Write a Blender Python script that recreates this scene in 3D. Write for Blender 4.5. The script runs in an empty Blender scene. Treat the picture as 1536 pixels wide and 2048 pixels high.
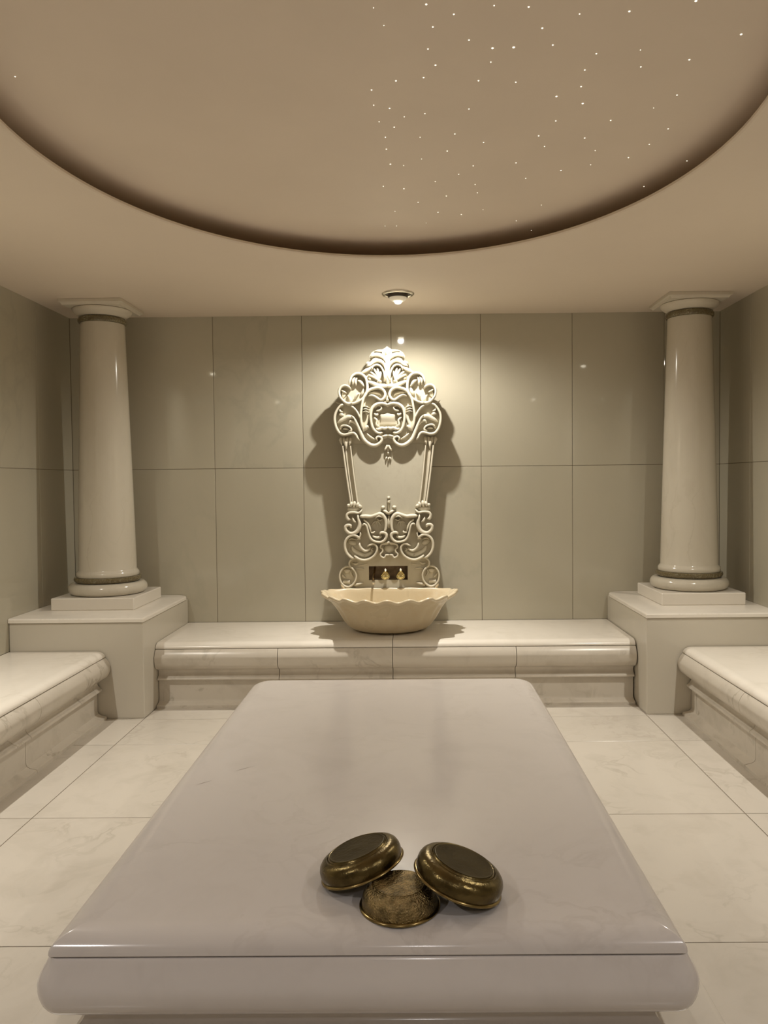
import bpy, math, random
from mathutils import Vector, Matrix
random.seed(7)
sc = bpy.context.scene
PI = math.pi

# ------------------------------------------------------------------ camera
cam_d = bpy.data.cameras.new('camera')
cam = bpy.data.objects.new('camera', cam_d)
sc.collection.objects.link(cam)
cam_d.sensor_fit = 'VERTICAL'
cam_d.sensor_height = 36.0
cam_d.lens = 1538.0 / 2048.0 * 36.0
cam_d.shift_x = -0.02348
cam_d.shift_y = -0.00483
cam_d.clip_start = 0.02
cam.matrix_world = (Matrix.Translation((0, 0, 1.57)) @ Matrix.Rotation(math.radians(0.35), 4, 'Z')
                    @ Matrix.Rotation(math.radians(90 - 1.9), 4, 'X') @ Matrix.Rotation(math.radians(-0.55), 4, 'Z'))
sc.camera = cam

# ------------------------------------------------------------------ world, exposure, lamp strengths
w = bpy.data.worlds.new('world'); sc.world = w
w.use_nodes = True
w.node_tree.nodes['Background'].inputs[0].default_value = (0, 0, 0, 1)
w.node_tree.nodes['Background'].inputs[1].default_value = 0
sc.view_settings.view_transform = 'Standard'
sc.view_settings.look = 'None'
sc.view_settings.gamma = 1
sc.view_settings.use_curve_mapping = False
sc.view_settings.exposure = 0.0
sc.cycles.max_bounces = 14
sc.cycles.diffuse_bounces = 10
sc.cycles.glossy_bounces = 4
sc.cycles.use_denoising = True
sc.cycles.sample_clamp_indirect = 6
sc.cycles.caustics_reflective = False
sc.cycles.caustics_refractive = False

LAMP_COL = (1.0, 0.935, 0.825)
# x, y, watts of the wide spill, watts of the narrow beam, cone degrees, label (the ceiling lamps: one over the basin, one over each side bench, three behind the viewer)
LAMPS = [
    (-0.09, 5.45, 102, 140, 169, 0.55, 'round chrome ceiling downlight glowing above the carved fountain', LAMP_COL, -6, 82),
    (-2.30, 3.35, 74, 150, 156, 0.8, 'round ceiling downlight above the left marble bench', LAMP_COL),
    (1.91, 3.66, 70, 130, 156, 0.8, 'round ceiling downlight above the right marble bench', LAMP_COL),
    (-2.10, 0.20, 92, 0, 150, 0.9, 'round ceiling downlight behind the viewer on the left', (1.0, 0.95, 0.93)),
    (1.90, 0.20, 92, 0, 150, 0.9, 'round ceiling downlight behind the viewer on the right', (1.0, 0.95, 0.93)),
    (0.10, -1.10, 55, 0, 150, 0.9, 'round ceiling downlight behind the viewer near the rear wall', (1.0, 0.95, 0.93)),
]

# ------------------------------------------------------------------ helpers
def link(o, parent=None):
    sc.collection.objects.link(o)
    if parent is not None:
        o.parent = parent
    return o

def tag(o, label, cat, group=None):
    o['label'] = label; o['category'] = cat
    if group: o['group'] = group
    return o

def thing(name, label, cat, loc=(0, 0, 0), group=None):
    o = bpy.data.objects.new(name, None)
    o.empty_display_size = 0.1
    o.location = loc
    link(o)
    return tag(o, label, cat, group)

class MB:
    def __init__(s): s.v = []; s.f = []; s.m = []
    def add(s, vs, fs, mi=0):
        b = len(s.v); s.v += [tuple(p) for p in vs]
        for f in fs:
            s.f.append([b + i for i in f]); s.m.append(mi)
    def box(s, x0, x1, y0, y1, z0, z1, mi=0, b=0.0):
        if b <= 0:
            vs = [(x, y, z) for z in (z0, z1) for y in (y0, y1) for x in (x0, x1)]
            s.add(vs, [(0, 2, 3, 1), (4, 5, 7, 6), (0, 1, 5, 4), (2, 6, 7, 3), (0, 4, 6, 2), (1, 3, 7, 5)], mi)
            return
        # bevelled box: 24 vertices, each corner split in three
        ix = {}; vs = []
        for cx in (0, 1):
            for cy in (0, 1):
                for cz in (0, 1):
                    X = (x0, x1)[cx]; Y = (y0, y1)[cy]; Z = (z0, z1)[cz]
                    dx = b if cx == 0 else -b; dy = b if cy == 0 else -b; dz = b if cz == 0 else -b
                    for ax, p in (('x', (X, Y + dy, Z + dz)), ('y', (X + dx, Y, Z + dz)), ('z', (X + dx, Y + dy, Z))):
                        ix[(ax, cx, cy, cz)] = len(vs); vs.append(p)
        fs = []
        for c in (0, 1):
            fs.append([ix[('x', c, a, d)] for a, d in ((0, 0), (1, 0), (1, 1), (0, 1))])
            fs.append([ix[('y', a, c, d)] for a, d in ((0, 0), (1, 0), (1, 1), (0, 1))])
            fs.append([ix[('z', a, d, c)] for a, d in ((0, 0), (1, 0), (1, 1), (0, 1))])
        for a in (0, 1):
            for c in (0, 1):
                fs.append([ix[('x', a, c, 0)], ix[('x', a, c, 1)], ix[('y', a, c, 1)], ix[('y', a, c, 0)]])
                fs.append([ix[('x', a, 0, c)], ix[('x', a, 1, c)], ix[('z', a, 1, c)], ix[('z', a, 0, c)]])
                fs.append([ix[('y', 0, a, c)], ix[('y', 1, a, c)], ix[('z', 1, a, c)], ix[('z', 0, a, c)]])
                for d in (0, 1):
                    fs.append([ix[('x', a, c, d)], ix[('y', a, c, d)], ix[('z', a, c, d)]])
        s.add(vs, fs, mi)
    def build(s, name, mats, parent=None, smooth=False, loc=None, angle=40):
        me = bpy.data.meshes.new(name)
        me.from_pydata(s.v, [], s.f)
        if not isinstance(mats, (list, tuple)): mats = [mats]
        for m in mats: me.materials.append(m)
        for p, mi in zip(me.polygons, s.m): p.material_index = mi
        import bmesh
        bm = bmesh.new(); bm.from_mesh(me)
        bmesh.ops.remove_doubles(bm, verts=bm.verts, dist=1e-6)
        bmesh.ops.recalc_face_normals(bm, faces=bm.faces)
        bm.to_mesh(me); bm.free()
        if smooth:
            for p in me.polygons: p.use_smooth = True
            if angle:
                try: me.set_sharp_from_angle(angle=math.radians(angle))
                except Exception: pass
        o = bpy.data.objects.new(name, me)
        if loc: o.location = loc
        return link(o, parent)

def structure(o):
    o['kind'] = 'structure'; return o

def lathe(mb, prof, c=(0, 0, 0), n=64, mi=0, cap0=True, cap1=True):
    """prof: list of (r, z)"""
    vs = []; fs = []
    for r, z in prof:
        for i in range(n):
            a = 2 * PI * i / n
            vs.append((c[0] + r * math.cos(a), c[1] + r * math.sin(a), c[2] + z))
    for k in range(len(prof) - 1):
        for i in range(n):
            j = (i + 1) % n
            fs.append((k * n + i, k * n + j, (k + 1) * n + j, (k + 1) * n + i))
    if cap0: fs.append(tuple(range(n))[::-1])
    if cap1: fs.append(tuple((len(prof) - 1) * n + i for i in range(n)))
    mb.add(vs, fs, mi)

def arc(cx, cz, r, a0, a1, n=8, rz=None):
    rz = r if rz is None else rz
    return [(cx + r * math.cos(math.radians(a0 + (a1 - a0) * i / n)), cz + rz * math.sin(math.radians(a0 + (a1 - a0) * i / n))) for i in range(n + 1)]

def rect_sweep(mb, prof, x0, x1, y0, y1, cap_top=True, cap_bottom=False, mi=0, rad=0.0):
    """prof: list of (offset outwards, z) swept with mitred (or rounded, rad) corners round a rectangle"""
    n = len(prof); vs = []; rings = []
    for off, z in prof:
        r = max(rad + off, 0.0) if rad > 0 else 0
        ring = []
        if rad > 0:
            for cx, cy, a0 in ((x1 - rad, y1 - rad, 0), (x0 + rad, y1 - rad, 90), (x0 + rad, y0 + rad, 180), (x1 - rad, y0 + rad, 270)):
                for i in range(7):
                    a = math.radians(a0 + 15 * i)
                    ring.append((cx + (rad + off) * math.cos(a), cy + (rad + off) * math.sin(a), z))
        else:
            ring = [(x1 + off, y1 + off, z), (x0 - off, y1 + off, z), (x0 - off, y0 - off, z), (x1 + off, y0 - off, z)]
        rings.append(ring)
    m = len(rings[0])
    for r in rings: vs += r
    fs = []
    for k in range(n - 1):
        for i in range(m):
            j = (i + 1) % m
            fs.append((k * m + i, k * m + j, (k + 1) * m + j, (k + 1) * m + i))
    if cap_top: fs.append(tuple(range(m)))
    if cap_bottom: fs.append(tuple((n - 1) * m + i for i in range(m)))
    mb.add(vs, fs, mi)

def extrude_profile(mb, prof, fn, t0, t1, mi=0):
    """closed profile [(u, z)] carried by fn(u, z, t) from t0 to t1"""
    n = len(prof)
    vs = [fn(u, z, t0) for u, z in prof] + [fn(u, z, t1) for u, z in prof]
    fs = [(i, (i + 1) % n, n + (i + 1) % n, n + i) for i in range(n)]
    fs += [tuple(range(n)), tuple(range(n, 2 * n))]
    mb.add(vs, fs, mi)

def tube(mb, pts, rad, n=14, mi=0):
    P = [Vector(p) for p in pts]; rings = []
    up = Vector((0.13, 0.2, 1)).normalized()
    for i, p in enumerate(P):
        t = (P[min(i + 1, len(P) - 1)] - P[max(i - 1, 0)]).normalized()
        a = t.cross(up)
        if a.length < 1e-3: a = t.cross(Vector((1, 0, 0)))
        a.normalize(); b = t.cross(a)
        r = rad[i] if isinstance(rad, (list, tuple)) else rad
        rings.append([p + a * (r * math.cos(2 * PI * k / n)) + b * (r * math.sin(2 * PI * k / n)) for k in range(n)])
    vs = [v for r in rings for v in r]; fs = []
    for k in range(len(P) - 1):
        for i in range(n):
            j = (i + 1) % n
            fs.append((k * n + i, k * n + j, (k + 1) * n + j, (k + 1) * n + i))
    fs.append(tuple(range(n))); fs.append(tuple((len(P) - 1) * n + i for i in range(n)))
    mb.add(vs, fs, mi)

def catmull(P, k=6, closed=False):
    out = []; n = len(P)
    def g(i):
        if closed: return P[i % n]
        return P[max(0, min(n - 1, i))]
    for i in range(n if closed else n - 1):
        p0, p1, p2, p3 = g(i - 1), g(i), g(i + 1), g(i + 2)
        for j in range(k):
            t = j / k
            out.append(tuple(0.5 * ((2 * b) + (-a + c) * t + (2 * a - 5 * b + 4 * c - d) * t * t + (-a + 3 * b - 3 * c + d) * t ** 3)
                             for a, b, c, d in zip(p0, p1, p2, p3)))
    if not closed: out.append(tuple(P[-1]))
    return out

# ------------------------------------------------------------------ materials
def nodes_of(m):
    m.use_nodes = True
    nt = m.node_tree
    return nt, nt.nodes['Principled BSDF']

def rgb(c): return (c[0], c[1], c[2], 1)

def marble(name, base, vein, rough=0.16, scale=1.0, vein_amt=0.35, cloud=0.12, tile_var=0.05, bump=0.0, coat=0.0, stretch=(1, 1, 1)):
    m = bpy.data.materials.new(name); nt, bs = nodes_of(m); N = nt.nodes.new; L = nt.links.new
    tc = N('ShaderNodeTexCoord'); geo = N('ShaderNodeNewGeometry')
    off = N('ShaderNodeVectorMath'); off.operation = 'MULTIPLY_ADD'
    L(geo.outputs['Random Per Island'], off.inputs[0]); off.inputs[1].default_value = (17, 29, 23)
    L(tc.outputs['Object'], off.inputs[2])
    st = N('ShaderNodeVectorMath'); st.operation = 'MULTIPLY'; st.inputs[1].default_value = stretch
    L(off.outputs[0], st.inputs[0])
    warp = N('ShaderNodeTexNoise'); warp.inputs['Scale'].default_value = 1.3 * scale; warp.inputs['Detail'].default_value = 3
    L(st.outputs[0], warp.inputs['Vector'])
    wv = N('ShaderNodeVectorMath'); wv.operation = 'MULTIPLY_ADD'
    L(warp.outputs['Color'], wv.inputs[0]); wv.inputs[1].default_value = (0.9, 0.9, 0.9); L(st.outputs[0], wv.inputs[2])
    # thin veins: zero crossings of a warped noise
    vn = N('ShaderNodeTexNoise'); vn.inputs['Scale'].default_value = 1.7 * scale; vn.inputs['Detail'].default_value = 5; vn.inputs['Roughness'].default_value = 0.55
    L(wv.outputs[0], vn.inputs['Vector'])
    sb = N('ShaderNodeMath'); sb.operation = 'SUBTRACT'; L(vn.outputs[0], sb.inputs[0]); sb.inputs[1].default_value = 0.5
    ab = N('ShaderNodeMath'); ab.operation = 'ABSOLUTE'; L(sb.outputs[0], ab.inputs[0])
    vr = N('ShaderNodeMapRange'); vr.inputs['From Min'].default_value = 0.0; vr.inputs['From Max'].default_value = 0.028
    vr.inputs['To Min'].default_value = 1; vr.inputs['To Max'].default_value = 0; L(ab.outputs[0], vr.inputs['Value'])
    # patches where veins show
    pn = N('ShaderNodeTexNoise'); pn.inputs['Scale'].default_value = 1.1 * scale; pn.inputs['Detail'].default_value = 2
    L(st.outputs[0], pn.inputs['Vector'])
    pr = N('ShaderNodeMapRange'); pr.inputs['From Min'].default_value = 0.5; pr.inputs['From Max'].default_value = 0.68
    L(pn.outputs[0], pr.inputs['Value'])
    vm = N('ShaderNodeMath'); vm.operation = 'MULTIPLY'; L(vr.outputs[0], vm.inputs[0]); L(pr.outputs[0], vm.inputs[1])
    va = N('ShaderNodeMath'); va.operation = 'MULTIPLY'; L(vm.outputs[0], va.inputs[0]); va.inputs[1].default_value = vein_amt
    # soft clouds
    cn = N('ShaderNodeTexNoise'); cn.inputs['Scale'].default_value = 2.6 * scale; cn.inputs['Detail'].default_value = 6; cn.inputs['Roughness'].default_value = 0.6
    L(wv.outputs[0], cn.inputs['Vector'])
    cr = N('ShaderNodeMapRange'); cr.inputs['From Min'].default_value = 0.48; cr.inputs['From Max'].default_value = 0.75
    cr.inputs['To Max'].default_value = cloud * 2.2; L(cn.outputs[0], cr.inputs['Value'])
    mx = N('ShaderNodeMix'); mx.data_type = 'RGBA'; L(cr.outputs[0], mx.inputs['Factor'])
    mx.inputs['A'].default_value = rgb(base); mx.inputs['B'].default_value = rgb([0.5 * (a + b) for a, b in zip(base, vein)])
    mx2 = N('ShaderNodeMix'); mx2.data_type = 'RGBA'; L(va.outputs[0], mx2.inputs['Factor'])
    L(mx.outputs['Result'], mx2.inputs['A']); mx2.inputs['B'].default_value = rgb(vein)
    tv = N('ShaderNodeMapRange'); tv.inputs['To Min'].default_value = 1 - tile_var; tv.inputs['To Max'].default_value = 1 + tile_var
    L(geo.outputs['Random Per Island'], tv.inputs['Value'])
    hs = N('ShaderNodeHueSaturation'); L(mx2.outputs['Result'], hs.inputs['Color']); L(tv.outputs[0], hs.inputs['Value'])
    L(hs.outputs[0], bs.inputs['Base Color'])
    rr = N('ShaderNodeMapRange'); rr.inputs['To Min'].default_value = rough * 0.85; rr.inputs['To Max'].default_value = rough * 1.15
    L(pn.outputs[0], rr.inputs['Value']); L(rr.outputs[0], bs.inputs['Roughness'])
    if bump:
        b = N('ShaderNodeBump'); b.inputs['Strength'].default_value = bump; b.inputs['Distance'].default_value = 0.01
        L(cn.outputs[0], b.inputs['Height']); L(b.outputs[0], bs.inputs['Normal'])
    return m

def simple(name, col, rough=0.5, metal=0.0, noise=0.0, nscale=20, bump=0.0, bscale=200, emit=None, es=0):
    m = bpy.data.materials.new(name); nt, bs = nodes_of(m); N = nt.nodes.new; L = nt.links.new
    bs.inputs['Base Color'].default_value = rgb(col); bs.inputs['Roughness'].default_value = rough
    bs.inputs['Metallic'].default_value = metal
    tc = N('ShaderNodeTexCoord')
    if noise:
        n = N('ShaderNodeTexNoise'); n.inputs['Scale'].default_value = nscale; n.inputs['Detail'].default_value = 5
        L(tc.outputs['Object'], n.inputs['Vector'])
        mr = N('ShaderNodeMapRange'); mr.inputs['From Min'].default_value = 0.3; mr.inputs['From Max'].default_value = 0.7
        mr.inputs['To Min'].default_value = 1 - noise; mr.inputs['To Max'].default_value = 1 + noise
        L(n.outputs[0], mr.inputs['Value'])
        h = N('ShaderNodeHueSaturation'); h.inputs['Color'].default_value = rgb(col); L(mr.outputs[0], h.inputs['Value'])
        L(h.outputs[0], bs.inputs['Base Color'])
    if bump:
        n2 = N('ShaderNodeTexNoise'); n2.inputs['Scale'].default_value = bscale; n2.inputs['Detail'].default_value = 3
        L(tc.outputs['Object'], n2.inputs['Vector'])
        b = N('ShaderNodeBump'); b.inputs['Strength'].default_value = bump; b.inputs['Distance'].default_value = 0.004
        L(n2.outputs[0], b.inputs['Height']); L(b.outputs[0], bs.inputs['Normal'])
    if emit:
        bs.inputs['Emission Color'].default_value = rgb(emit); bs.inputs['Emission Strength'].default_value = es
    return m

M_wall = marble('wall_marble', (0.45, 0.42, 0.335), (0.31, 0.31, 0.25), rough=0.045, scale=0.8, vein_amt=0.25, cloud=0.12, tile_var=0.035, stretch=(1, 1, 0.6))
M_floor = marble('floor_marble', (0.555, 0.515, 0.455), (0.36, 0.32, 0.265), rough=0.22, scale=1.5, vein_amt=0.4, cloud=0.28, tile_var=0.03)
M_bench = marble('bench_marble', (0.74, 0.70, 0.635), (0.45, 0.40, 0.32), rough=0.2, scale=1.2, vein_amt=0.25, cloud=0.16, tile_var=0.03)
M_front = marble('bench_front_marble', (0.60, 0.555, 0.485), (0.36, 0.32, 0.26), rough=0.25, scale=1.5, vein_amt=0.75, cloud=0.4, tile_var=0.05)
M_slab = marble('platform_marble', (0.57, 0.535, 0.515), (0.36, 0.32, 0.29), rough=0.15, scale=1.6, vein_amt=0.22, cloud=0.14, tile_var=0.0)
M_ped = marble('pedestal_marble', (0.52, 0.485, 0.415), (0.45, 0.40, 0.31), rough=0.2, scale=0.9, vein_amt=0.15, cloud=0.1, tile_var=0.02)
M_col = marble('column_marble', (0.545, 0.505, 0.425), (0.40, 0.36, 0.28), rough=0.14, scale=2.0, vein_amt=0.35, cloud=0.16, tile_var=0.0, stretch=(1, 1, 0.5))
M_green = marble('green_marble', (0.115, 0.09, 0.045), (0.50, 0.45, 0.30), rough=0.18, scale=9, vein_amt=1.0, cloud=0.36, tile_var=0.0)
M_board = marble('board_stone', (0.50, 0.465, 0.375), (0.36, 0.32, 0.24), rough=0.35, scale=2.2, vein_amt=0.2, cloud=0.12, tile_var=0.0)
M_flat = marble('panel_stone', (0.40, 0.375, 0.305), (0.30, 0.27, 0.21), rough=0.22, scale=3.0, vein_amt=0.3, cloud=0.2, tile_var=0.0)
M_carve = marble('carved_stone', (0.57, 0.535, 0.44), (0.60, 0.52, 0.40), rough=0.5, scale=3, vein_amt=0.05, cloud=0.08, tile_var=0.0)
M_basin = marble('basin_marble', (0.58, 0.50, 0.355), (0.55, 0.42, 0.26), rough=0.28, scale=3.2, vein_amt=0.55, cloud=0.35, tile_var=0.0)
M_grout = simple('grout', (0.14, 0.11, 0.075), 0.8, noise=0.15)
M_crack = simple('crack', (0.24, 0.20, 0.16), 0.6)
M_ceil = simple('ceiling_paint', (0.71, 0.62, 0.52), 0.6, noise=0.02, nscale=1.5)
M_panel = simple('stretch_ceiling', (0.71, 0.615, 0.515), 0.55, noise=0.025, nscale=2.0)
M_cap = simple('capital_plaster', (0.60, 0.55, 0.46), 0.5, noise=0.03, nscale=6)
M_star = simple('star_light', (1, 0.95, 0.85), 0.4, emit=(1, 0.93, 0.78), es=1.3)
M_chrome = simple('chrome', (0.62, 0.58, 0.50), 0.18, metal=1.0)
M_dark = simple('lamp_recess', (0.05, 0.035, 0.02), 0.5)
M_bulb = simple('lamp_glass', (1, 0.95, 0.85), 0.3, emit=(1, 0.92, 0.72), es=14)
M_diff = simple('lamp_diffuser', (0.85, 0.8, 0.68), 0.35, emit=(1, 0.88, 0.66), es=0.15)
M_brass = simple('aged_brass', (0.115, 0.086, 0.036), 0.27, metal=1.0, noise=0.35, nscale=22, bump=0.25, bscale=120)
M_brass2 = simple('worn_brass_base', (0.07, 0.053, 0.024), 0.42, metal=1.0, noise=0.25, nscale=16, bump=0.25, bscale=90)
M_brass3 = simple('bright_brass_rim', (0.25, 0.185, 0.08), 0.22, metal=1.0, noise=0.3, nscale=30)
M_gold = simple('polished_gold', (0.66, 0.56, 0.28), 0.14, metal=1.0)
M_spout = simple('bronze_spout', (0.20, 0.13, 0.06), 0.22, metal=1.0)
M_niche = simple('niche_lining', (0.34, 0.245, 0.16), 0.5, noise=0.2, nscale=30)
M_white = simple('white_handle_tip', (0.9, 0.88, 0.8), 0.2)

# ------------------------------------------------------------------ room shell
XL, XR, YF, YB, ZC = -2.71, 2.44, 6.13, -2.0, 2.89
T = 0.02

def tiled(name, mat, cells, place, gap=0.0032, back=None, bev=0.0015):
    """cells: (a0, a1, b0, b1) in the wall's own plane; place(mb, a0, a1, b0, b1) adds one bevelled slab"""
    mb = MB()
    for a0, a1, b0, b1 in cells:
        place(mb, a0 + gap / 2, a1 - gap / 2, b0 + gap / 2, b1 - gap / 2, bev)
    if back: mb.box(*back, mi=1)
    return structure(mb.build(name, [mat, M_grout]))

# floor
fx = [XL, -1.81, -0.13, 1.545, XR]
fy = [YB, -1.48, -0.47, 0.54, 1.55, 2.56, 3.565, 4.575, 5.07, YF]
tiled('floor', M_floor, [(fx[i], fx[i + 1], fy[j], fy[j + 1]) for i in range(4) for j in range(9)],
      lambda mb, a0, a1, b0, b1, bv: mb.box(a0, a1, b0, b1, -T, 0, b=bv), back=(XL - .1, XR + .1, YB - .1, YF + .1, -0.08, -0.0015), gap=0.0045, bev=0.0005)
# far wall
ax = [XL, -1.574, -0.868, -0.160, 0.548, 1.273, 2.0, XR]; az = [0, 0.455, 1.686, ZC + 0.02]
tiled('wall_back', M_wall, [(ax[i], ax[i + 1], az[j], az[j + 1]) for i in range(7) for j in range(3)],
      lambda mb, a0, a1, b0, b1, bv: mb.box(a0, a1, YF, YF + T, b0, b1, b=bv), back=(XL - .1, XR + .1, YF + .0035, YF + 0.1, 0, 3.2))
sy = [YB, -1.6, -0.7, 0.2, 1.1, 2.0, 2.9, 3.8, 4.7, 5.58, YF]
tiled('wall_left', M_wall, [(sy[i], sy[i + 1], az[j], az[j + 1]) for i in range(10) for j in range(3)],
      lambda mb, a0, a1, b0, b1, bv: mb.box(XL - T, XL, a0, a1, b0, b1, b=bv), back=(XL - 0.1, XL - .0035, YB - .1, YF + .1, 0, 3.2))
tiled('wall_right', M_wall, [(sy[i], sy[i + 1], az[j], az[j + 1]) for i in range(10) for j in range(3)],
      lambda mb, a0, a1, b0, b1, bv: mb.box(XR, XR + T, a0, a1, b0, b1, b=bv), back=(XR + .0035, XR + 0.1, YB - .1, YF + .1, 0, 3.2))
bx = [XL, -2.0, -1.3, -0.6, 0.1, 0.8, 1.5, XR]
tiled('wall_front', M_wall, [(bx[i], bx[i + 1], az[j], az[j + 1]) for i in range(7) for j in range(3)],
      lambda mb, a0, a1, b0, b1, bv: mb.box(a0, a1, YB - T, YB, b0, b1, b=bv), back=(XL - .1, XR + .1, YB - 0.1, YB - .0035, 0, 3.2))

# ceiling with an oval opening
OX, OY, OA, OB = -0.115, 3.0, 1.395, 1.64
NC = 160
def ell(a, b, z):
    return [(OX + a * math.cos(2 * PI * i / NC), OY + b * math.sin(2 * PI * i / NC), z) for i in range(NC)]
def rect_ring(z):
    out = []
    x0, x1, y0, y1 = XL - .05, XR + .05, YB - .05, YF + .05
    corners = [(x1, y1), (x0, y1), (x0, y0), (x1, y0)]
    for i in range(NC):
        t = 2 * PI * i / NC; dx, dy = math.cos(t) * OA, math.sin(t) * OB
        k = min([((x1 if dx > 0 else x0) - OX) / dx if abs(dx) > 1e-9 else 1e9, ((y1 if dy > 0 else y0) - OY) / dy if abs(dy) > 1e-9 else 1e9])
        out.append([OX + k * dx, OY + k * dy, z])
    for c in corners:
        j = min(range(NC), key=lambda q: (out[q][0] - c[0]) ** 2 + (out[q][1] - c[1]) ** 2)
        out[j] = [c[0], c[1], z]
    return [tuple(p) for p in out]
mb = MB()
rings = [rect_ring(ZC), ell(OA + .265, OB + .265, ZC), ell(OA + .245, OB + .245, ZC + .003), ell(OA + .03, OB + .03, ZC + .012), ell(OA + .008, OB + .008, ZC + .014),
         ell(OA, OB, ZC + .02), ell(OA, OB, ZC + .03), ell(OA + .004, OB + .004, ZC + .034), ell(OA + .30, OB + .30, ZC + .034), ell(OA + .30, OB + .30, ZC + .135)]
vs = [v for r in rings for v in r]
fs = [(k * NC + i, k * NC + (i + 1) % NC, (k + 1) * NC + (i + 1) % NC, (k + 1) * NC + i) for k in range(len(rings) - 1) for i in range(NC)]
mb.add(vs, fs)
structure(mb.build('ceiling', M_ceil, smooth=True, angle=30))

# recessed oval panel with its star lights
panel = thing('star_ceiling_panel', 'recessed oval ceiling panel dotted with tiny star lights', 'ceiling panel', (OX, OY, ZC + .12))
ZP = ZC + .12
mb = MB()
vs = [(0, 0, 0)]; rr = [0.25, .5, .75, .9, 1.0]
for q in rr:
    vs += [((OA + .29) * q * math.cos(2 * PI * i / NC), (OB + .29) * q * math.sin(2 * PI * i / NC), 0) for i in range(NC)]
top0 = len(vs)
vs += [((OA + .29) * math.cos(2 * PI * i / NC), (OB + .29) * math.sin(2 * PI * i / NC), 0.03) for i in range(NC)]
fs = [(0, 1 + i, 1 + (i + 1) % NC) for i in range(NC)]
for k in range(len(rr)):
    fs += [(1 + k * NC + i, 1 + k * NC + (i + 1) % NC, 1 + (k + 1) * NC + (i + 1) % NC, 1 + (k + 1) * NC + i) for i in range(NC)]
fs.append(tuple(top0 + i for i in range(NC)))
mb.add(vs, fs)
mb.build('panel_skin', M_panel, panel, smooth=True, angle=30)
STARS = [(0.055, 2.372, 1.2), (0.141, 2.423, 1.0), (0.261, 2.382, 0.8), (0.367, 2.391, 1.1), (0.53, 2.43, 0.8), (0.681, 2.42, 1.2), (0.868, 2.373, 1.5), (0.427, 2.502, 1.1), (0.078, 2.488, 1.0), (0.198, 2.563, 1.0), (0.28, 2.612, 1.5), (0.35, 2.609, 1.6), (0.478, 2.598, 1.0), (0.635, 2.653, 1.0), (0.283, 2.697, 0.8), (0.065, 2.612, 0.9), (0.093, 2.712, 1.2), (0.053, 2.793, 1.0), (-0.046, 2.813, 1.2), (-0.137, 2.875, 1.0), (0.619, 2.756, 1.0), (0.811, 2.74, 1.0), (0.965, 2.698, 1.2), (1.08, 2.551, 1.4), (0.251, 2.819, 1.0), (0.387, 2.833, 1.0), (0.631, 2.87, 1.0), (0.554, 2.94, 1.4), (0.665, 2.997, 1.4), (1.006, 2.941, 1.0), (-0.135, 2.989, 0.8), (-0.075, 3.016, 1.1), (0.062, 3.062, 0.9), (-0.019, 3.086, 0.7), (0.232, 3.029, 0.9), (0.588, 3.137, 1.0), (0.808, 3.138, 1.0), (0.949, 3.039, 0.6), (-0.12, 3.125, 0.8), (-0.061, 3.174, 1.1), (-0.1, 3.264, 0.9), (0.045, 3.268, 0.7), (0.189, 3.242, 1.0), (0.541, 3.269, 1.1), (0.739, 3.295, 1.2), (1.065, 3.219, 1.0), (-0.1, 3.38, 1.0), (0.316, 3.325, 0.9), (0.583, 3.372, 0.9), (0.165, 3.407, 1.1), (0.813, 3.42, 0.7), (1.032, 3.364, 0.9), (0.054, 3.486, 0.7), (-0.087, 3.538, 1.3), (-0.027, 3.555, 0.7), (0.291, 3.567, 0.9), (0.483, 3.54, 1.1), (0.98, 3.498, 1.1), (0.828, 3.571, 0.8), (0.704, 3.632, 1.2), (0.23, 3.662, 0.9), (0.123, 3.747, 0.9), (0.318, 3.79, 0.8), (0.553, 3.72, 0.9), (-0.029, 3.832, 1.2), (-0.129, 3.797, 1.0), (0.338, 3.897, 0.9), (0.184, 3.936, 1.0), (0.042, 4.018, 1.1), (0.688, 4.079, 0.7), (0.15, 4.17, 1.1), (-0.08, 4.146, 0.8), (0.388, 4.137, 0.7), (0.277, 4.208, 1.0), (0.589, 4.319, 1.0), (-0.141, 4.38, 0.8), (-0.076, 4.382, 0.8), (0.09, 4.337, 0.6), (0.698, 4.484, 0.8), (1.152, 3.84, 1.0), (1.257, 3.541, 1.1), (-0.077, 2.476, 0.6), (0.778, 2.634, 0.6), (-0.105, 2.385, 0.5), (-1.387, 2.751, 0.9)]
def star_mesh():
    mb = MB(); lathe(mb, [(0.0029, 0.0), (0.0026, -0.001), (0.0017, -0.002)], n=10)
    return mb
star0 = star_mesh().build('star_light', M_star, panel)
for i, (x, y, s) in enumerate(STARS):
    o = star0 if i == 0 else star0.copy()
    if i: link(o, panel)
    o.location = (x - OX, y - OY, 0); o.scale = (s, s, 1)

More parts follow.
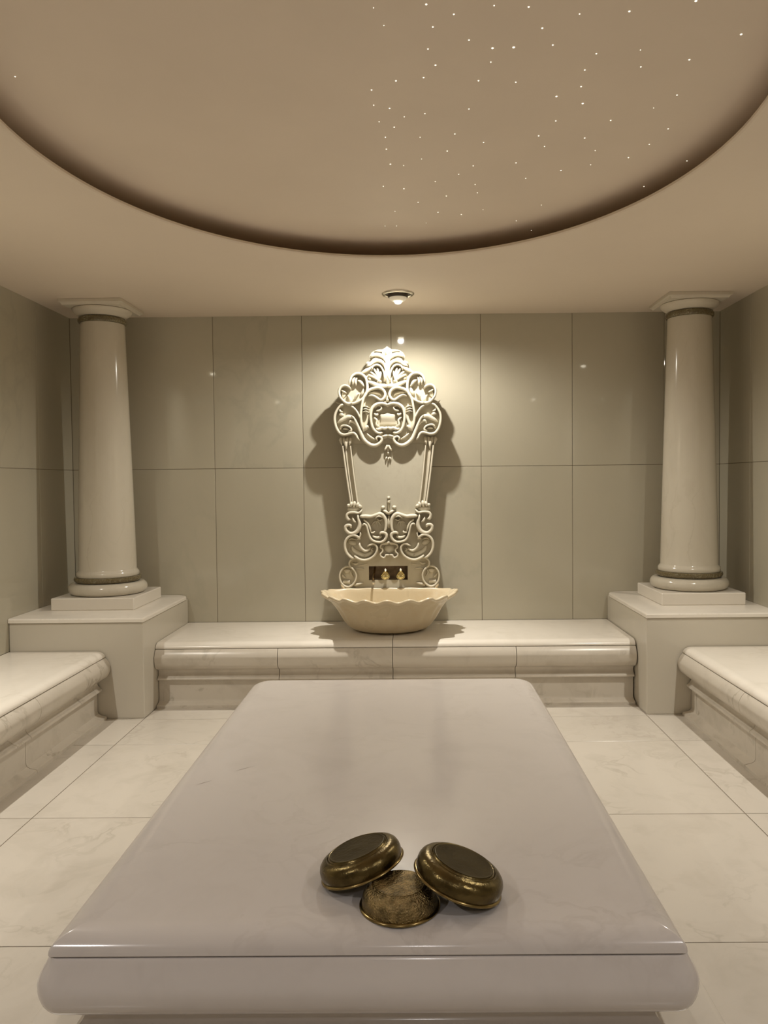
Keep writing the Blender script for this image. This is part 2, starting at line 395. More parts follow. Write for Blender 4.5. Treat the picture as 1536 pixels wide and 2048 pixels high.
# ------------------------------------------------------------------ ceiling downlights
def downlight(x, y, watts, beam, cone, blend, label, col, tilt=0, beam_cone=92):
    t = thing('ceiling_downlight', label, 'ceiling light', (x, y, ZC), 'ceiling downlights')
    mb = MB()
    lathe(mb, [(0.088, -0.001), (0.088, -0.006), (0.097, -0.012), (0.108, -0.010), (0.114, -0.003), (0.114, 0.002), (0.088, 0.002), (0.088, -0.001)], n=48, cap0=False, cap1=False)
    mb.build('trim_ring', M_chrome, t, smooth=True)
    mb = MB(); lathe(mb, [(0.088, -0.002), (0.076, -0.006), (0.070, -0.024), (0.066, -0.028), (0.05, -0.028)], n=40, cap0=True, cap1=True)
    mb.build('recess_collar', M_dark, t, smooth=True)
    mb = MB(); lathe(mb, [(0.060, -0.026), (0.062, -0.030), (0.056, -0.042), (0.046, -0.051), (0.031, -0.054)], n=40)
    mb.build('reflector_cup', M_diff, t, smooth=True)
    mb = MB(); lathe(mb, [(0.026, -0.053)] + arc(0, -0.055, 0.026, 0, -85, 8, 0.018), n=24)
    mb.build('bulb', M_bulb, t, smooth=True)
    ld = bpy.data.lights.new('lamp_light', 'SPOT'); ld.energy = watts; ld.color = col
    ld.spot_size = math.radians(cone); ld.spot_blend = blend; ld.shadow_soft_size = 0.022
    lo = bpy.data.objects.new('lamp_light', ld); lo.location = (0, 0, -0.082)
    link(lo, t)
    if beam:
        l2 = bpy.data.lights.new('lamp_beam', 'SPOT'); l2.energy = beam; l2.color = col
        l2.spot_size = math.radians(beam_cone); l2.spot_blend = 1.0; l2.shadow_soft_size = 0.022
        o2 = bpy.data.objects.new('lamp_beam', l2); o2.location = (0, 0, -0.082); o2.rotation_euler = (math.radians(tilt), 0, 0)
        link(o2, t)
for L_ in LAMPS: downlight(*L_)

# ------------------------------------------------------------------ benches
# profile in (outward from seam, z): top slab then moulded front
def slab_prof(depth):
    return [(-depth, 0.418), (-depth, 0.456)] + [(-0.062, 0.456)] + [(-0.062 + 0.062 * math.sin(math.radians(a)), 0.419 + 0.037 * math.cos(math.radians(a))) for a in range(10, 91, 10)] + [(-0.002, 0.4165), (-0.01, 0.4155)]
FRONT = [(0.0, 0.4135), (0.005, 0.408), (0.019, 0.390), (0.031, 0.365), (0.033, 0.345), (0.028, 0.318), (0.016, 0.294), (-0.004, 0.276), (-0.028, 0.266),
         (-0.046, 0.258), (-0.054, 0.248), (-0.056, 0.236), (-0.050, 0.222), (-0.038, 0.210), (-0.028, 0.203), (-0.026, 0.192), (-0.034, 0.187),
         (-0.060, 0.184), (-0.060, 0.050), (-0.054, 0.036), (-0.036, 0.026), (-0.016, 0.022), (0.0, 0.018), (0.002, 0.0)]
FRONT = catmull(FRONT[:16], 3) + FRONT[16:]
def bench(label, fn, depth, t0, t1, top_joints, joints):
    b = thing('marble_bench', label, 'bench', fn(-depth / 2, 0, (t0 + t1) / 2), 'marble benches along the walls')
    o = b.location
    def f(u, z, t):
        p = fn(u, z, t); return (p[0] - o[0], p[1] - o[1], p[2] - o[2])
    g = 0.0020
    T_ = [t0] + top_joints + [t1]
    for i in range(len(T_) - 1):
        mb = MB(); extrude_profile(mb, slab_prof(depth), f, T_[i] + g, T_[i + 1] - g)
        mb.build('seat_slab', M_bench, b, smooth=True, angle=35)
    J = [t0] + joints + [t1]
    for i in range(len(J) - 1):
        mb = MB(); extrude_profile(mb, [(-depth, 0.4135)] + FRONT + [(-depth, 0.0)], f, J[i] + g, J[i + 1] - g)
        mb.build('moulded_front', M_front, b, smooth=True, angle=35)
    return b
bench('low white marble bench along the far wall under the carved fountain', lambda u, z, t: (t, 5.325 - u, z), YF - 5.325 - .003, -1.808, 1.543, [-0.15], [-0.95, -0.15, 0.71])
bench('long marble bench along the left wall', lambda u, z, t: (-2.062 + u, t, z), -2.062 - XL - .003, YB, 5.088, [-0.2, 2.4], [-0.95, 0.25, 1.45, 2.65, 4.13])
bench('long marble bench along the right wall', lambda u, z, t: (1.785 - u, t, z), XR - 1.785 - .003, YB, 5.088, [-0.2, 2.4], [-0.95, 0.25, 1.45, 2.65, 4.13])

# ------------------------------------------------------------------ corner pedestals and columns
def pedestal(label, x0, x1, free):
    p = thing('corner_pedestal', label, 'pedestal', ((x0 + x1) / 2, 5.61, 0), 'corner column pedestals')
    cx = (x0 + x1) / 2
    hw = (x1 - x0) / 2
    mb = MB(); mb.box(-hw, hw, 5.096 - 5.61, YF - .003 - 5.61, 0, 0.6465, b=0.004)
    mb.build('base_block', M_ped, p)
    mb = MB()
    s = free   # +1: free side to the right, -1: to the left
    xo = hw + 0.008; yf = 5.084 - 5.61; yb = YF - .003 - 5.61; r = 0.075
    # plan outline, rounded where it meets the far wall
    outline = [(-s * hw, yb), (-s * hw, yf), (s * xo, yf)]
    outline += [(s * (xo - r + r * math.cos(math.radians(a))), yb - r + r * math.sin(math.radians(a))) for a in range(0, 91, 15)]
    n = len(outline)
    prof = [(0.016, 0.679), (0.006, 0.676), (0.001, 0.670), (0.0, 0.662), (0.0, 0.650), (0.004, 0.6485)]
    cxm = sum(q[0] for q in outline) / n; cym = sum(q[1] for q in outline) / n
    vs = []
    for ins, z in prof:
        for (x, y) in outline:
            x2 = x - s * ins if abs(x - (-s * hw)) > 1e-6 else x
            y2 = y + ins if abs(y - yf) < 1e-6 else y
            vs.append((x2, y2, z))
    fs = [(k * n + i, k * n + (i + 1) % n, (k + 1) * n + (i + 1) % n, (k + 1) * n + i) for k in range(len(prof) - 1) for i in range(n)]
    fs += [tuple(range(n)), tuple((len(prof) - 1) * n + i for i in range(n))]
    mb.add(vs, fs)
    mb.build('cap_slab', M_bench, p, smooth=True, angle=30)
pedestal('stone pedestal block in the left far corner carrying a column', XL + .003, -1.81, 1)
pedestal('stone pedestal block in the right far corner carrying a column', 1.55, XR - .003, -1)

def column(label, cx, cy):
    c = thing('marble_column', label, 'column', (cx, cy, 0.679), 'marble corner columns')
    z0 = 0.679
    def part(name, prof, mat, **k):
        mb = MB(); lathe(mb, [(r, z - z0) for r, z in prof], n=72); return mb.build(name, mat, c, smooth=True, **k)
    mb = MB(); mb.box(-.295, .295, -.295, .295, 0, 0.765 - z0, b=0.005); mb.build('plinth', M_bench, c)
    part('base_torus', [(0.22, 0.7655)] + [(0.235 + 0.043 * math.cos(math.radians(a)), 0.808 + 0.0425 * math.sin(math.radians(a))) for a in range(-88, 89, 11)] + [(0.21, 0.853)], M_col)
    part('green_base_ring', [(0.21, 0.853), (0.228, 0.857), (0.236, 0.868), (0.237, 0.878), (0.232, 0.890), (0.215, 0.894)], M_green)
    sh = [(0.217, 0.894), (0.220, 0.898), (0.221, 0.915), (0.219, 0.924), (0.212, 0.932), (0.206, 0.940)]
    for i in range(0, 25):
        t = i / 24
        sh.append((0.2035 - 0.048 * (t ** 1.12), 0.945 + t * (2.745 - 0.945)))
    part('shaft', sh, M_col)
    part('green_neck_ring', [(0.150, 2.745), (0.163, 2.748), (0.169, 2.758), (0.169, 2.775), (0.163, 2.786), (0.150, 2.790)], M_green)
    part('capital_bell', [(0.150, 2.790), (0.158, 2.792), (0.163, 2.800), (0.172, 2.806), (0.190, 2.818), (0.203, 2.832), (0.207, 2.845), (0.200, 2.850)], M_cap)
    mb = MB()
    rect_sweep(mb, [(-0.004, ZC - z0), (0.0, ZC - z0 - .002), (0.0, 2.868 - z0), (-0.012, 2.862 - z0), (-0.02, 2.850 - z0)], -.225, .225, -.225, .225, cap_bottom=True)
    mb.build('abacus', M_cap, c)
column('tapered white marble column in the left far corner', -2.275, 5.700)
column('tapered white marble column in the right far corner', 2.045, 5.700)

# ------------------------------------------------------------------ central platform (heated slab)
pf = thing('marble_platform', 'large raised marble slab in the middle of the room holding three brass bowls', 'platform', (-0.12, 2.95, 0))
PX0, PX1, PY0, PY1 = -0.876 + .12, 0.640 + .12, 1.775 - 2.95, 4.19 - 2.95
mb = MB()
tp = [(-0.075, 0.500)] + [(-0.075 + 0.075 * math.sin(math.radians(a)), 0.456 + 0.044 * math.cos(math.radians(a))) for a in range(9, 91, 9)] + [(-0.003, 0.453), (-0.012, 0.4525)]
def platform_outline(off, z, rn, rf):
    # near corners nearly square, far corners rounded
    out = []
    for cx, cy, r, a0 in ((PX1, PY1, rf, 0), (PX0, PY1, rf, 90), (PX0, PY0, rn, 180), (PX1, PY0, rn, 270)):
        sx = 1 if cx == PX1 else -1; sy_ = 1 if cy == PY1 else -1
        R_ = max(r + off, 0.004)
        ccx = cx + sx * off - sx * R_; ccy = cy + sy_ * off - sy_ * R_
        for i in range(9):
            a = math.radians(a0 + 90 * i / 8); out.append((ccx + R_ * math.cos(a), ccy + R_ * math.sin(a), z))
    return out
def ring_mesh(mb, rings, cap0=True, cap1=False):
    m = len(rings[0]); vs = [v for r in rings for v in r]
    fs = [(k * m + i, k * m + (i + 1) % m, (k + 1) * m + (i + 1) % m, (k + 1) * m + i) for k in range(len(rings) - 1) for i in range(m)]
    if cap0: fs.append(tuple(range(m)))
    if cap1: fs.append(tuple((len(rings) - 1) * m + i for i in range(m)))
    mb.add(vs, fs)
ring_mesh(mb, [platform_outline(o, z, 0.012, 0.11) for o, z in tp], cap1=True)
mb.build('top_slab', M_slab, pf, smooth=True, angle=38)
bp = [(0.0, 0.4505), (0.004, 0.445), (0.012, 0.430), (0.023, 0.410), (0.031, 0.388), (0.030, 0.365), (0.022, 0.340), (0.006, 0.320), (-0.018, 0.308), (-0.045, 0.304),
      (-0.058, 0.296), (-0.062, 0.282), (-0.056, 0.262), (-0.040, 0.248), (-0.032, 0.236), (-0.036, 0.226), (-0.065, 0.222), (-0.065, 0.064)]
bp = catmull(bp[:15], 4) + bp[15:]
mb = MB(); ring_mesh(mb, [platform_outline(o, z, 0.03, 0.11) for o, z in bp], cap1=True)
mb.build('moulded_body', M_slab, pf, smooth=True, angle=38)
mb = MB(); rect_sweep(mb, [(0.12, 0.064), (0.195, 0.064), (0.213, 0.058), (0.222, 0.045), (0.224, 0.0)], PX0, PX1, PY0, PY1, cap_bottom=True)
mb.build('foot_step', M_floor, pf, smooth=True, angle=38)

for (xa, ya), (xb, yb) in (((-0.779, 2.693), (-0.727, 2.738)), ((-0.673, 2.818), (-0.603, 2.877))):   # two fine cracks in the polished top
    ox, oy = 0.12, -2.95
    xm, ym = xa * .6 + xb * .4, ya * .6 + yb * .4
    mb = MB(); mb.add([(xa + ox, ya + oy, 0.5002), (xm + ox, ym + oy - .0022, 0.5003), (xb + ox, yb + oy, 0.5002), (xm + ox, ym + oy + .0022, 0.5003)], [(0, 1, 2, 3)])
    mb.build('surface_crack', M_crack, pf)
mb = MB(); mb.box(PX0 - 0.230, PX1 + 0.230, PY0 - 0.230, PY1 + 0.230, 0.0, 0.0016)
mb.build('foot_joint', M_grout, pf)

# ------------------------------------------------------------------ carved fountain board
YW = YF
FB = thing('carved_wall_fountain', 'tall cream carved stone fountain board with scrollwork crest above the basin', 'fountain', (-0.186, 6.03, 0.46))
KX = 0.00386
def cxl(py): return 772.0 + (py - 693) * 0.0165
def loc(px, py):
    """reads a drawing of the board: left-half drawing units to metres about the board's own centre line"""
    return ((px - cxl(py)) * KX, 0.828 + (1155 - py) * 0.003853 - 0.46)
Y_PLATE = 5.962 - 6.03; Y_BACK = 6.022 - 6.03

def ridge2(mb, pts, wd, depth, closed=False, base=None, k=6, taper=(True, True), sides=(1, -1)):
    base = Y_PLATE + 0.004 if base is None else base
    n0 = len(pts)
    W0 = wd if isinstance(wd, (list, tuple)) else [wd] * n0
    P3 = [(loc(*p)[0], loc(*p)[1], W0[i] * KX * WK) for i, p in enumerate(pts)]
    S = catmull(P3, k, closed); n = len(S)
    for s in sides:
        rings = []
        for i, (x, z, w_) in enumerate(S):
            a = S[(i - 1) % n] if closed else S[max(i - 1, 0)]; b = S[(i + 1) % n] if closed else S[min(i + 1, n - 1)]
            tx, tz = b[0] - a[0], b[1] - a[1]; l = math.hypot(tx, tz) or 1; nx, nz = -tz / l, tx / l
            w_ = max(w_, 0.0008); d = depth
            if not closed:
                if taper[0] and i < 5: q = math.sin((i + 1) / 6 * PI / 2); w_ *= 0.35 + 0.65 * q; d *= 0.55 + 0.45 * q
                if taper[1] and n - 1 - i < 5: q = math.sin((n - i) / 6 * PI / 2); w_ *= 0.35 + 0.65 * q; d *= 0.55 + 0.45 * q
            r = min(w_ * 1.0, d * .6)
            sec = [(-1.0, 0), (-1.0, d - r), (-.82, d - r * .42), (-.45, d - r * .1), (0, d), (.45, d - r * .1), (.82, d - r * .42), (1.0, d - r), (1.0, 0)]
            rings.append([(s * (x + nx * w_ * u), base - dd, z + nz * w_ * u) for u, dd in sec])
        m = len(rings[0]); vs = [v for r_ in rings for v in r_]; fs = []
        for kk in range(n if closed else n - 1):
            k2 = (kk + 1) % n
            for i in range(m - 1): fs.append((kk * m + i, kk * m + i + 1, k2 * m + i + 1, k2 * m + i))
        if not closed: fs += [tuple(range(m)), tuple((n - 1) * m + i for i in range(m))]
        mb.add(vs, fs)

def dome(mb, px, py, rx, ry, depth, rot=0.0, base=None, sides=(1, -1), n=14, m=5):
    base = Y_PLATE + 0.004 if base is None else base
    cx, cz = loc(px, py); a = math.radians(rot)
    for s in sides:
        vs = []; fs = []
        for j in range(m + 1):
            q = j / m * PI / 2 * 0.97
            for i in range(n):
                t = 2 * PI * i / n
                u = rx * KX * math.cos(t) * math.cos(q); v = ry * KX * math.sin(t) * math.cos(q)
                vs.append((s * (cx + u * math.cos(a) - v * math.sin(a)), base - depth * math.sin(q), cz + u * math.sin(a) + v * math.cos(a)))
        for j in range(m):
            for i in range(n):
                i2 = (i + 1) % n; fs.append((j * n + i, j * n + i2, (j + 1) * n + i2, (j + 1) * n + i))
        fs += [tuple(range(n)), tuple(m * n + i for i in range(n))]
        mb.add(vs, fs)

def plate(mb, half, y0, y1, sides_mirror=True, sides=(1,)):
    """half: left-half outline drawn top centre to bottom centre, mirrored; or a full outline used on each of sides"""
    L_ = [loc(*p) for p in half]
    outs = [L_ + [(-x, z) for x, z in reversed(L_)]] if sides_mirror else [[(s * x, z) for x, z in L_] for s in sides]
    for o_ in outs:
        q = []
        for p in o_:
            if not q or (abs(p[0] - q[-1][0]) + abs(p[1] - q[-1][1])) > 1e-5: q.append(p)
        n = len(q); vs = [(x, y0, z) for x, z in q] + [(x, y1, z) for x, z in q]
        fs = [tuple(range(n)), tuple(range(n, 2 * n))] + [(i, (i + 1) % n, n + (i + 1) % n, n + i) for i in range(n)]
        mb.add(vs, fs)

# --- back plate
def c_(py): return cxl(py) - 0.001
OUT = [(c_(692), 692), (766, 696), (760, 699), (748, 699.5), (741, 704), (737, 711), (739, 719), (731, 724), (728, 731), (727, 738), (718, 744), (709, 747), (702, 753), (698, 762), (697, 769),
       (689, 770), (681, 775), (678, 783), (680, 792), (686, 802), (678, 811), (671, 824), (669, 838), (672, 853), (679, 864), (683, 870), (681, 880), (683, 892),
       (686, 908), (692, 950), (700, 1000), (696, 1008), (693, 1020), (693, 1034), (697, 1042), (690, 1052), (693, 1061), (699, 1066), (692, 1076), (689, 1090), (693, 1104), (702, 1114),
       (712, 1120), (712, 1126), (c_(1126), 1126)]
mb = MB(); plate(mb, OUT, Y_PLATE, Y_BACK)
# body down to the bench, built round the niche
def pbox(x0, x1, y0_, y1_, ya, yb):
    xa, za = loc(x0, y1_)[0], loc(x0, y1_)[1]; xb, zb = loc(x1, y0_)
    mb.box(xa, xb, ya, yb, za, zb)
zb0 = 0.0
X_ = 0.262
nz0, nz1 = 0.806 - 0.46, 0.914 - 0.46; nx0, nx1 = -0.160, 0.142
topz = loc(770, 1126)[1]
mb.box(-X_, X_, Y_PLATE, Y_BACK, nz1, topz)
mb.box(-X_, nx0, Y_PLATE, Y_BACK, nz0, nz1)
mb.box(nx1, X_, Y_PLATE, Y_BACK, nz0, nz1)
mb.box(-X_, X_, Y_PLATE, Y_BACK, 0.0, nz0)
mb.box(-0.24, 0.24, Y_BACK, 0.098, 0.0, nz0 - .004)          # rear body against the wall
mb.box(-0.24, 0.24, Y_BACK, 0.098, nz1 + .004, 1.3)
mb.build('back_board', M_board, FB)
mb = MB()
plate(mb, [(c_(886), 886), (701.5, 886), (709, 948), (716.5, 1012), (718, 1030), (c_(1030), 1030)], Y_PLATE - 0.003, Y_PLATE + 0.002)
mb.build('flat_panel', M_flat, FB)
mb = MB()   # niche lining (five boards)
mb.box(nx0 - .01, nx1 + .01, 0.055, 0.067, nz0 - .01, nz1 + .01)
mb.box(nx0 - .012, nx0, Y_BACK, 0.055, nz0, nz1); mb.box(nx1, nx1 + .012, Y_BACK, 0.055, nz0, nz1)
mb.box(nx0, nx1, Y_BACK, 0.055, nz1, nz1 + .01)
mb.box(nx0, nx1, Y_BACK, 0.055, nz0 - .01, nz0 + .0)
mb.build('niche', M_niche, FB)

# --- crest carving
D1, D2, D3 = 0.072, 0.055, 0.036
WK = 1.03
mb = MB()
ridge2(mb, [(727, 862), (722.5, 845), (721, 830), (722.5, 815), (726, 797), (734, 783), (745, 777), (757, 775.5), (766, 781), (769.4, 789.5), (766, 797), (759.5, 799.5), (751, 794), (743, 790.5), (735, 792)], [2.0, 2.2, 2.2, 2.2, 2.4, 2.6, 2.6, 2.6, 2.6, 2.6, 2.4, 2.2, 2.0, 1.6, 1.0], D1)
ridge2(mb, [(736, 786), (746, 784), (756, 786), (761, 790)], [1.6, 2.4, 2.2, 1.2], D3)
ridge2(mb, [(702, 830), (708, 836), (714, 848), (720, 862), (727, 877), (737, 886.5), (747, 890), (756, 887.5), (762.5, 881), (762, 875), (756, 872.5), (752, 876), (755, 880)], [1.4, 1.8, 2.4, 3.0, 3.4, 3.6, 3.4, 3.0, 2.6, 2.2, 2.0, 1.8, 1.4], D1)
ridge2(mb, [(733, 866), (741, 873), (750, 878)], 1.6, D2)
ridge2(mb, [(728, 860), (733, 853), (737, 855)], [3.0, 4.0, 1.2], D2)
ridge2(mb, [(774.4, 812), (771, 808.5), (762, 806.5), (751, 809), (743.5, 816), (741, 826), (741, 838), (744, 852), (750, 861.5), (757.6, 865.5), (765, 864)], [2, 2.4, 2.8, 3.0, 3.0, 2.6, 2.4, 2.4, 2.4, 2.4, 1.8], D1)
ridge2(mb, [(749, 816), (753, 811), (760, 811.5), (762, 816), (758, 820), (751, 821)], 1.5, D2)
ridge2(mb, [(747, 826), (752, 829), (755, 826)], 2.2, D2); ridge2(mb, [(747, 834), (753, 840), (752, 848), (757, 853)], 2.0, D2)
ridge2(mb, [(751, 856), (757, 858), (763, 855.5), (769, 856.5), (774.6, 853.5)], [2, 3, 3, 3, 3], D1)
ridge2(mb, [(756, 866), (765, 872), (774.9, 870.5)], [2, 4.2, 4.2], D3 + .006)
ridge2(mb, [(762, 873.5), (768, 871.5), (774.9, 870)], [1.4, 2.0, 2.2], D1)
dome(mb, 774.2, 800, 3.2, 3.6, D1, sides=(1,))
ridge2(mb, [(763, 801), (770, 803)], 1.6, D2)
# side leaf filling between the frames
ridge2(mb, [(731, 811), (734, 822), (735, 834), (731, 846), (726, 856)], [4.0, 5.0, 3.0, 3.2, 2.0], D3)
for k in range(3): ridge2(mb, [(724.5, 813 + 5 * k), (731, 812 + 5 * k), (738, 815 + 5 * k)], 0.9, D2)
# upper leaf loop
ridge2(mb, [(697.5, 770), (699.5, 760), (704, 751.5), (713, 747), (723, 749), (730, 756), (733, 766), (733.5, 779), (730, 790), (723, 798), (714, 803.5), (706, 806), (700, 806)], [1.4, 2, 2.2, 2.4, 2.4, 2.6, 2.6, 2.6, 2.4, 2.2, 2.2, 2.4, 3], D1)
ridge2(mb, [(705, 769), (705, 760), (710, 753)], [1.6, 2.4, 1.2], D2); ridge2(mb, [(711, 770), (710, 762), (713, 754)], [2.2, 2.4, 1.2], D2)
ridge2(mb, [(714, 760), (721, 764), (728, 774)], [1.4, 2.8, 1.6], D2); ridge2(mb, [(721, 789), (726, 781), (727, 773)], [4.0, 3.6, 2], D3)
ridge2(mb, [(708, 797), (712, 789), (717, 786)], [1.2, 1.7, 1.2], D2)
# ear loop
ridge2(mb, [(701, 778), (696, 772.5), (688, 770.5), (681, 774), (677.5, 782), (679, 791), (683.5, 798), (690, 804), (698, 807)], [1.6, 2, 2.2, 2.2, 2.2, 2.2, 2.2, 2.4, 3], D1)
ridge2(mb, [(681, 779), (687, 782.5), (692, 785)], 1.4, D2); ridge2(mb, [(684, 795), (686, 788), (685, 782)], [1.4, 4, 2], D3); ridge2(mb, [(694, 789), (699, 796), (700, 803)], [1.2, 3, 4], D3)
dome(mb, 698, 806, 8, 4.5, D2)
# outer lobe
ridge2(mb, [(687, 807.5), (681, 810), (675, 817), (670, 827), (668.8, 838), (671, 850), (675.5, 860), (682, 866.5), (691, 868), (700, 865.5), (707, 865), (712, 869), (715, 875), (719, 880)], [1.6, 1.8, 2, 2.2, 2.2, 2.4, 2.6, 2.6, 2.4, 2.4, 2.4, 2.2, 1.8, 1.2], D1)
ridge2(mb, [(700.5, 810.5), (707, 815), (713, 822), (718, 831), (722, 840)], 1.8, D1)
ridge2(mb, [(675, 844), (684, 837.5), (694, 832.5), (702, 833), (708, 837)], [2, 3.6, 4.2, 3.6, 2.4], D2)
ridge2(mb, [(677, 828), (683, 828), (688, 831)], [1.6, 3.2, 1.2], D2); ridge2(mb, [(678, 815), (680, 821), (685, 822)], [1, 1.8, 1], D2)
ridge2(mb, [(680, 857), (684, 850.5), (692, 850), (700, 854), (702, 860), (696, 862)], 1.8, D1)
ridge2(mb, [(685, 857), (691, 855.5), (698, 858)], [1.2, 2.2, 1.2], D2)
ridge2(mb, [(697, 846), (701, 841), (708, 843), (714, 851)], [1.4, 2.4, 2.6, 1.6], D2)
ridge2(mb, [(690, 806), (676, 805), (669, 801)], [2.2, 1.2, 1.0], 0.02, taper=(False, True))
# shell palmettes
ridge2(mb, [(742, 741), (744, 734), (750, 730.5), (757, 731.5), (763, 738), (767, 749), (768, 762)], 1.7, D1)
for ex, ey in ((735, 749), (739, 743), (746, 737), (753, 736), (760, 742)):
    ridge2(mb, [(ex, ey), ((ex + 757) / 2 + 1, (ey + 762) / 2 - 1), (757, 762)], [2.2, 2.0, 1.0], D2 + .004)
dome(mb, 757, 763, 5.5, 4.5, D1); dome(mb, 738, 757, 4, 2.5, D2, rot=-35)
ridge2(mb, [(733, 762), (743, 766), (754, 770.5), (764, 772), (774.6, 771.5)], [2, 3.6, 4.2, 4.0, 4.0], D1 - .004)
ridge2(mb, [(768, 763), (771, 745), (768, 731), (760, 723)], [4.0, 3.0, 2.6, 1.2], D1 + .004)
ridge2(mb, [(774.2, 768), (774, 745), (773.6, 725), (773.2, 706)], [5, 4, 4.5, 5], D1 - .006, sides=(1,))
# flaming leaves at the very top
ridge2(mb, [(773, 712), (772.5, 702), (772.4, 694)], [3, 5, 3], D1, sides=(1,))
ridge2(mb, [(771, 711), (766, 704), (758, 702), (747, 702.5)], [3.4, 3.0, 2.2, 1.2], D2)
ridge2(mb, [(768, 716), (765, 707), (770, 699)], [2.2, 2.8, 1.8], D1)
ridge2(mb, [(772, 728), (768, 717), (758, 710.5), (747, 710), (739, 714.5)], [2.4, 3.6, 3.8, 3.4, 1.8], D1 - .008)
ridge2(mb, [(757, 716), (749, 717), (742, 720.5)], [2.6, 3.0, 1.4], D3)
ridge2(mb, [(768, 734), (763, 725), (754, 721.5), (745, 724), (738, 730), (731, 733)], [2, 3.0, 3.2, 3.4, 3.0, 1.4], D1 - .002)
ridge2(mb, [(744, 732), (737, 737), (730, 741), (720, 746)], [2.0, 3.4, 3.2, 1.4], D2)
ridge2(mb, [(740, 726), (734, 726), (730, 729)], [2.0, 2.4, 1.2], D2)
mb.build('crest_carving', M_carve, FB, smooth=True, angle=50)

# --- shield in the crest
mb = MB()
cx_, cz_ = 0.0, loc(775, 838)[1]
hw_, hh_ = 15.5 * KX, 11.5 * KX
vs = []; fs = []; NU, NV = 17, 13
for j in range(NV):
    v = -1 + 2 * j / (NV - 1)
    for i in range(NU):
        u = -1 + 2 * i / (NU - 1)
        flare = 1 + 0.10 * v * v
        crown = 0.22 * math.exp(-(u / .25) ** 2) if v > 0.8 else 0
        bulge = (1 - u * u) * 0.012 + 0.010 * math.sin((v + .2) * 2.2)
        edge = 1 if 0 < i < NU - 1 and 0 < j < NV - 1 else 0
        vs.append((u * hw_ * flare, Y_PLATE - (0.016 + bulge) * (edge if edge else 0.0), cz_ + hh_ * (v + crown)))
for j in range(NV - 1):
    for i in range(NU - 1): fs.append((j * NU + i, j * NU + i + 1, (j + 1) * NU + i + 1, (j + 1) * NU + i))
fs.append(tuple(range(NU)) + tuple(j * NU + NU - 1 for j in range(1, NV)) + tuple((NV - 1) * NU + i for i in range(NU - 2, -1, -1)) + tuple(j * NU for j in range(NV - 2, 0, -1)))
mb.add(vs, fs); mb.build('shield', M_carve, FB, smooth=True, angle=60)

# --- tassel below the crest
mb = MB()
ridge2(mb, [(768, 900), (771, 896), (773.5, 891.5), (775.4, 889.8)], [1.5, 2, 2.4, 2.4], 0.045)
ridge2(mb, [(775.2, 892), (775.4, 901)], 3.0, 0.035, sides=(1,))
dome(mb, 775.6, 905, 2.4, 3.6, 0.035, sides=(1,)); dome(mb, 776, 917, 2.0, 4.6, 0.035, sides=(1,)); dome(mb, 771.5, 915.5, 2.0, 4.2, 0.03, rot=-25)
mb.build('hanging_tassel', M_carve, FB, smooth=True)

# --- pilasters
for s in (1, -1):
    mb = MB()
    ridge2(mb, [(684.5, 890), (692, 945), (701.5, 1006)], 1.7, 0.034, sides=(s,), taper=(False, False))
    ridge2(mb, [(689.5, 890), (696.5, 945), (705.5, 1006)], 1.3, 0.022, sides=(s,), taper=(False, False))
    ridge2(mb, [(700, 890), (706.5, 945), (715, 1006)], 1.3, 0.036, sides=(s,), taper=(False, False))
    # leaf capital
    dome(mb, 690, 878, 14, 6, 0.022, sides=(s,))
    for x_, r_ in ((680.5, 3.2), (687, 3.4), (694, 3.4), (700.5, 3.6)):
        ridge2(mb, [(x_, 873), (x_ + (0.8 if x_ < 690 else -.8), 881), (x_ + (2.5 if x_ < 690 else -2.5), 889)], [r_, r_ * .9, 1.2], 0.042, sides=(s,))
    ridge2(mb, [(690, 876), (691, 886), (692, 897)], [2.6, 3.0, 1.0], 0.046, sides=(s,))
    # leaf at its foot
    for a_, b_ in (((697, 1006), (695, 1012)), ((703, 1002), (700, 1012)), ((709, 1000.5), (707, 1013)), ((716, 1003), (713, 1013)), ((723, 1014), (714, 1008))):
        ridge2(mb, [a_, ((a_[0] + b_[0]) / 2 + .8, (a_[1] + b_[1]) / 2), b_], [2.4, 3.2, 2.4], 0.048, sides=(s,))
    dome(mb, 707, 1017, 13, 7, 0.030, sides=(s,))
    mb.build('pilaster', M_carve, FB, smooth=True, angle=50)

# --- lower carving
mb = MB()
ridge2(mb, [(724, 1018), (718, 1024), (708, 1023), (698, 1024), (694, 1029), (696, 1036), (701, 1037)], [1.4, 2, 2.2, 2.4, 2.6, 3.0, 2.0], D2 + .006)
ridge2(mb, [(716, 1027), (717, 1036), (719.5, 1044), (719, 1053), (714.5, 1061), (706.5, 1065), (699, 1064), (693, 1058.5), (691.5, 1052), (695, 1048.5), (701, 1049), (702.5, 1054)], [1.6, 2.0, 3.2, 4.0, 4.0, 3.4, 3.0, 3.0, 3.0, 2.8, 2.4, 1.8], D1)
ridge2(mb, [(705, 1032), (708, 1040), (713, 1044)], [1.4, 2.0, 1.4], D2)
ridge2(mb, [(719.4, 1062), (721.5, 1067), (719, 1074), (714, 1078)], 1.5, D2)
ridge2(mb, [(720.5, 1077.5), (715, 1071), (707, 1068.5), (698.5, 1071.5), (692, 1079.5), (690.5, 1091), (694, 1103), (701, 1111.5), (708, 1116)], [2, 2.2, 2.4, 2.4, 2.4, 2.4, 2.2, 2.0, 1.6], D1)
ridge2(mb, [(709, 1110), (718.5, 1116.5), (729, 1119), (740, 1116.5), (749.5, 1109.5), (754.5, 1100), (754, 1091.5), (748, 1086.5), (741.5, 1088), (735, 1091.5)], [2.0, 2.2, 2.2, 2.2, 2.0, 2.0, 2.0, 1.9, 1.8, 1.3], D1 - .006)
